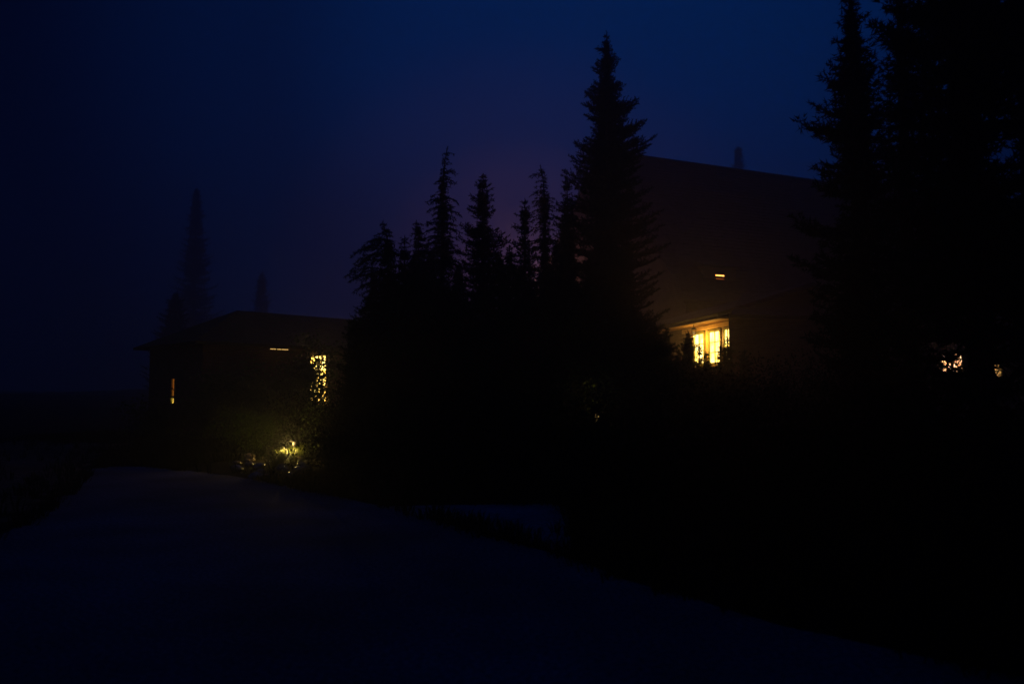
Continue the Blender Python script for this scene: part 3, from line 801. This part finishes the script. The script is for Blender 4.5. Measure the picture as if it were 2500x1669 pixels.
# young firs silhouetted against the lit windows
def yfir(label, px, tip, D, w_px, floor_px, **k):
    p = at(px, 395, D); bh = gh(p.x, p.y)-0.05
    H = zat(tip, D)-bh; f = floor_px*D/FPX; s = w_px*D/FPX
    prof = [(0, f, f), (H*0.45, f, f), (H*0.7, s, s*1.1), (H*0.85, s*0.75, s*0.8), (H*0.93, s*0.35, s*0.4), (H, 0.05, 0.05)]
    return conifer("young_fir", label, "young fir", (p.x, p.y, bh), H, prof, group="young firs below the lodge windows", gap=0.13, nbr=7, tuft=(0.07, 0.03), **k)
yfir("young fir with a thick upright top, black against the left end of the lit windows", 689, 331, 24.5, 11, 15)
yfir("low young fir between the two bright lodge windows", 707, 352, 24.0, 6, 12)
yfir("drooping young fir at the right end of the lit windows", 728, 337, 23.5, 9, 13, style='hemlock')
yfir("small bushy fir in front of the right bright window's lower corner", 721, 345, 24.2, 4.5, 8)
yfir("dim young fir left of the lit eave", 667, 327, 24.5, 10, 18)
yfir("low young fir at the foot of the lit wall, left of the thick-topped one", 679, 350, 24.8, 5, 12)
yfir("slim young fir in front of the left bright window", 700, 344, 24.6, 4, 9)
yfir("low dark fir below and left of the lit windows", 652, 345, 23.5, 12, 18)
yfir("low dark fir right of the lit windows against the bay", 745, 350, 23.0, 10, 18)
yfir("low dark fir in front of the foundation below the lit windows", 697, 364, 22.5, 11, 17)
yfir("low dark fir in front of the foundation under the drooping young fir", 714, 366, 22.5, 11, 17)

# ------------------------------------------------------------------ lit stones, grass, path lamps
def path_lamp(label, px, D, power, m, h=0.34):
    x = at(px, 395, D).x; z = gh(x, D)
    t = thing("path_lamp", label, "path lamp", (x, D, z), "low path lamps among the shrubs")
    mb = MB(); mb.tube([(0,0,-0.1),(0,0,h)], [0.02,0.02], 8); mb.build("post", M['metal'], t, True)
    mb = MB(); mb.tube([(0,0,h+0.10),(0,0,h+0.115),(0,0,h+0.16)], [0.11,0.10,0.015], 14); mb.build("cap", M['metal'], t, True)
    mb = MB(); mb.tube([(0,0,h+0.002),(0,0,h+0.09)], [0.035,0.035], 10); mb.build("lens", m, t, True)
    lamp_light("path_light", (-0.11, -0.12, h+0.04), power, (1.0, 0.66, 0.16), 0.03, t)
    return t
path_lamp("low path lamp hidden in the bush behind the lit grass and stones", 295, 18.5, 24.0, M['dimbulb'], h=0.34)
path_lamp("added low dim lamp lighting the bush deep among the shrubs under the tallest fir", 597, 14.9, 4.5, M['dimbulb'], h=0.7)  # added to light the bush green, in place of window spill
shrub("leafy bush faintly lit green under the right side of the tallest fir", 603, 15.7, 1.5, 0.62, 2600, 0.05, 91)

def stone_mesh(seed):
    r = np.random.default_rng(seed)
    import bmesh
    bm = bmesh.new(); bmesh.ops.create_icosphere(bm, subdivisions=3, radius=1)
    ph = r.uniform(0, 6, 6); fl = r.uniform(0.45, 0.7)
    for v in bm.verts:
        c = v.co; s = 1 + 0.12*math.sin(c.x*2.3+ph[0])*math.cos(c.y*2.1+ph[1]) + 0.08*math.sin(c.z*3+ph[2]+c.x*2) + 0.03*math.sin(c.y*7+ph[3])
        v.co = Vector((c.x*s*1.15, c.y*s*0.9, c.z*s*fl))
    me = bpy.data.meshes.new("river_stone"); bm.to_mesh(me); bm.free()
    me.polygons.foreach_set("use_smooth", [True]*len(me.polygons)); me.materials.append(M['stone'])
    return me
SM = [stone_mesh(s) for s in range(5)]
rs = random.Random(4)
cells = []
for i in range(400):
    px = rs.uniform(236, 312); lo_y = 462 + (px-236)*(-0.10); hi_y = 470 + 14*math.sin((px-236)/76*math.pi)*0.5 + (px-236)*0.05
    py = rs.uniform(lo_y-3, min(hi_y, 478)); D = 1.6*FPX/(py-395); x = (px-512)/FPX*D
    if float(seg_dist(np.array([x]), np.array([D]), road_poly)[0]) < 0.1: 
        D += 0.5; x -= 0.0
        if float(seg_dist(np.array([x]), np.array([D]), road_poly)[0]) < 0.05: continue
    r = rs.uniform(0.07, 0.17)
    if all((x-c[0])**2+(D-c[1])**2 > ((r+c[2])*0.95)**2 for c in cells):
        cells.append((x, D, r))
    if len(cells) >= 46: break
for i, (x, D, r) in enumerate(cells):
    o = bpy.data.objects.new("river_stone", SM[i % 5]); C.objects.link(o)
    o.location = (x, D, gh(x, D)+r*0.30); o.scale = (r, r, r); o.rotation_euler = (rs.uniform(-0.2, 0.2), rs.uniform(-0.2, 0.2), rs.uniform(0, 6))
    tag(o, "rounded river stone in the lamplit stone edging by the road", "stone", "rounded stones edging the bed beside the road")

def grass_blades(centres, n_per, h, spread, wdt=0.012, lean=0.5):
    n = len(centres)*n_per
    c = np.repeat(np.array(centres), n_per, 0)
    a = rng.uniform(0, 6.283, n); rr_ = np.abs(rng.normal(size=n))*spread
    P = c + np.stack([np.cos(a)*rr_, np.sin(a)*rr_, np.zeros(n)], 1)
    out = np.stack([np.cos(a), np.sin(a), np.zeros(n)], 1)
    hh = h*rng.uniform(0.5, 1.2, (n, 1)); ln = lean*rng.uniform(0.4, 1.4, (n, 1))
    S = np.stack([-np.sin(a), np.cos(a), np.zeros(n)], 1)*wdt
    M1 = P + out*hh*ln*0.4 + np.array([0, 0, 1])*hh*0.65
    T1 = P + out*hh*ln + np.array([0, 0, 1])*hh*(1-0.35*ln)
    return np.concatenate([np.stack([P-S, P+S, M1+S*0.7], 1), np.stack([P-S, M1+S*0.7, M1-S*0.7], 1), np.stack([M1-S*0.7, M1+S*0.7, T1], 1)])
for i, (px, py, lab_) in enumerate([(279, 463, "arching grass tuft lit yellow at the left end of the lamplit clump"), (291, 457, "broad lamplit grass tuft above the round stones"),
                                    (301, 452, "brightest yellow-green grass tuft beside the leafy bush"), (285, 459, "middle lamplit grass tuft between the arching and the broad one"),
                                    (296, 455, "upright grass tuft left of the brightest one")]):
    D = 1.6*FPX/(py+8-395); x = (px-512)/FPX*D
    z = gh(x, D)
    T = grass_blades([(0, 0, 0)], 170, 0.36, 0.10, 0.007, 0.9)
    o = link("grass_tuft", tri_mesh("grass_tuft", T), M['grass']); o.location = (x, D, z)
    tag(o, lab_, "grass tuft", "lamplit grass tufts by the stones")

# heather and grass over the unlit beds: nobody could count it
n = 52000
hx = rng.uniform(-16, 15, n); hy = rng.uniform(3.0, 30, n)
dd = np.minimum(seg_dist(hx, hy, road_poly), seg_dist(hx, hy, path_poly)); dv = seg_dist(hx, hy, verge_poly)
stn = (hx > -7.0) & (hx < -3.8) & (hy > 15.2) & (hy < 18.5)
ok = (dd > -0.10+0.16*hnoise(hx*1.7, hy*1.7)-0.0) & ((dv > 0) | ((dv > -0.8) & (rng.uniform(size=n) < 0.2)) | (rng.uniform(size=n) < 0.03)) & ~(stn & (rng.uniform(size=n) < 0.96))
hx, hy = hx[ok], hy[ok]
cent = np.stack([hx, hy, ground_h(hx, hy)-0.01], 1)
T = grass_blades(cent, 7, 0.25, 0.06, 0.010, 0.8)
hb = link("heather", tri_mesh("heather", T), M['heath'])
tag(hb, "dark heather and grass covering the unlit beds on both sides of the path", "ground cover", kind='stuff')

# ------------------------------------------------------------------ haze
mb = MB(); mb.box((-200, -60, -1.5), (400, 0, 0), (0, 305, 0), (0, 0, 57));
hm = bpy.data.materials.new("mist"); hm.use_nodes = True
t = hm.node_tree
for q in list(t.nodes): t.nodes.remove(q)
mo = t.nodes.new("ShaderNodeOutputMaterial"); pv = t.nodes.new("ShaderNodeVolumePrincipled")
pv.inputs["Color"].default_value = (0.86, 0.86, 0.9, 1); pv.inputs["Density"].default_value = 0.0072
pv.inputs["Anisotropy"].default_value = 0.72
t.links.new(pv.outputs[0], mo.inputs["Volume"])
hz = mb.build("haze", hm); tag(hz, "thin night mist hanging over the whole place", "haze", kind='stuff')
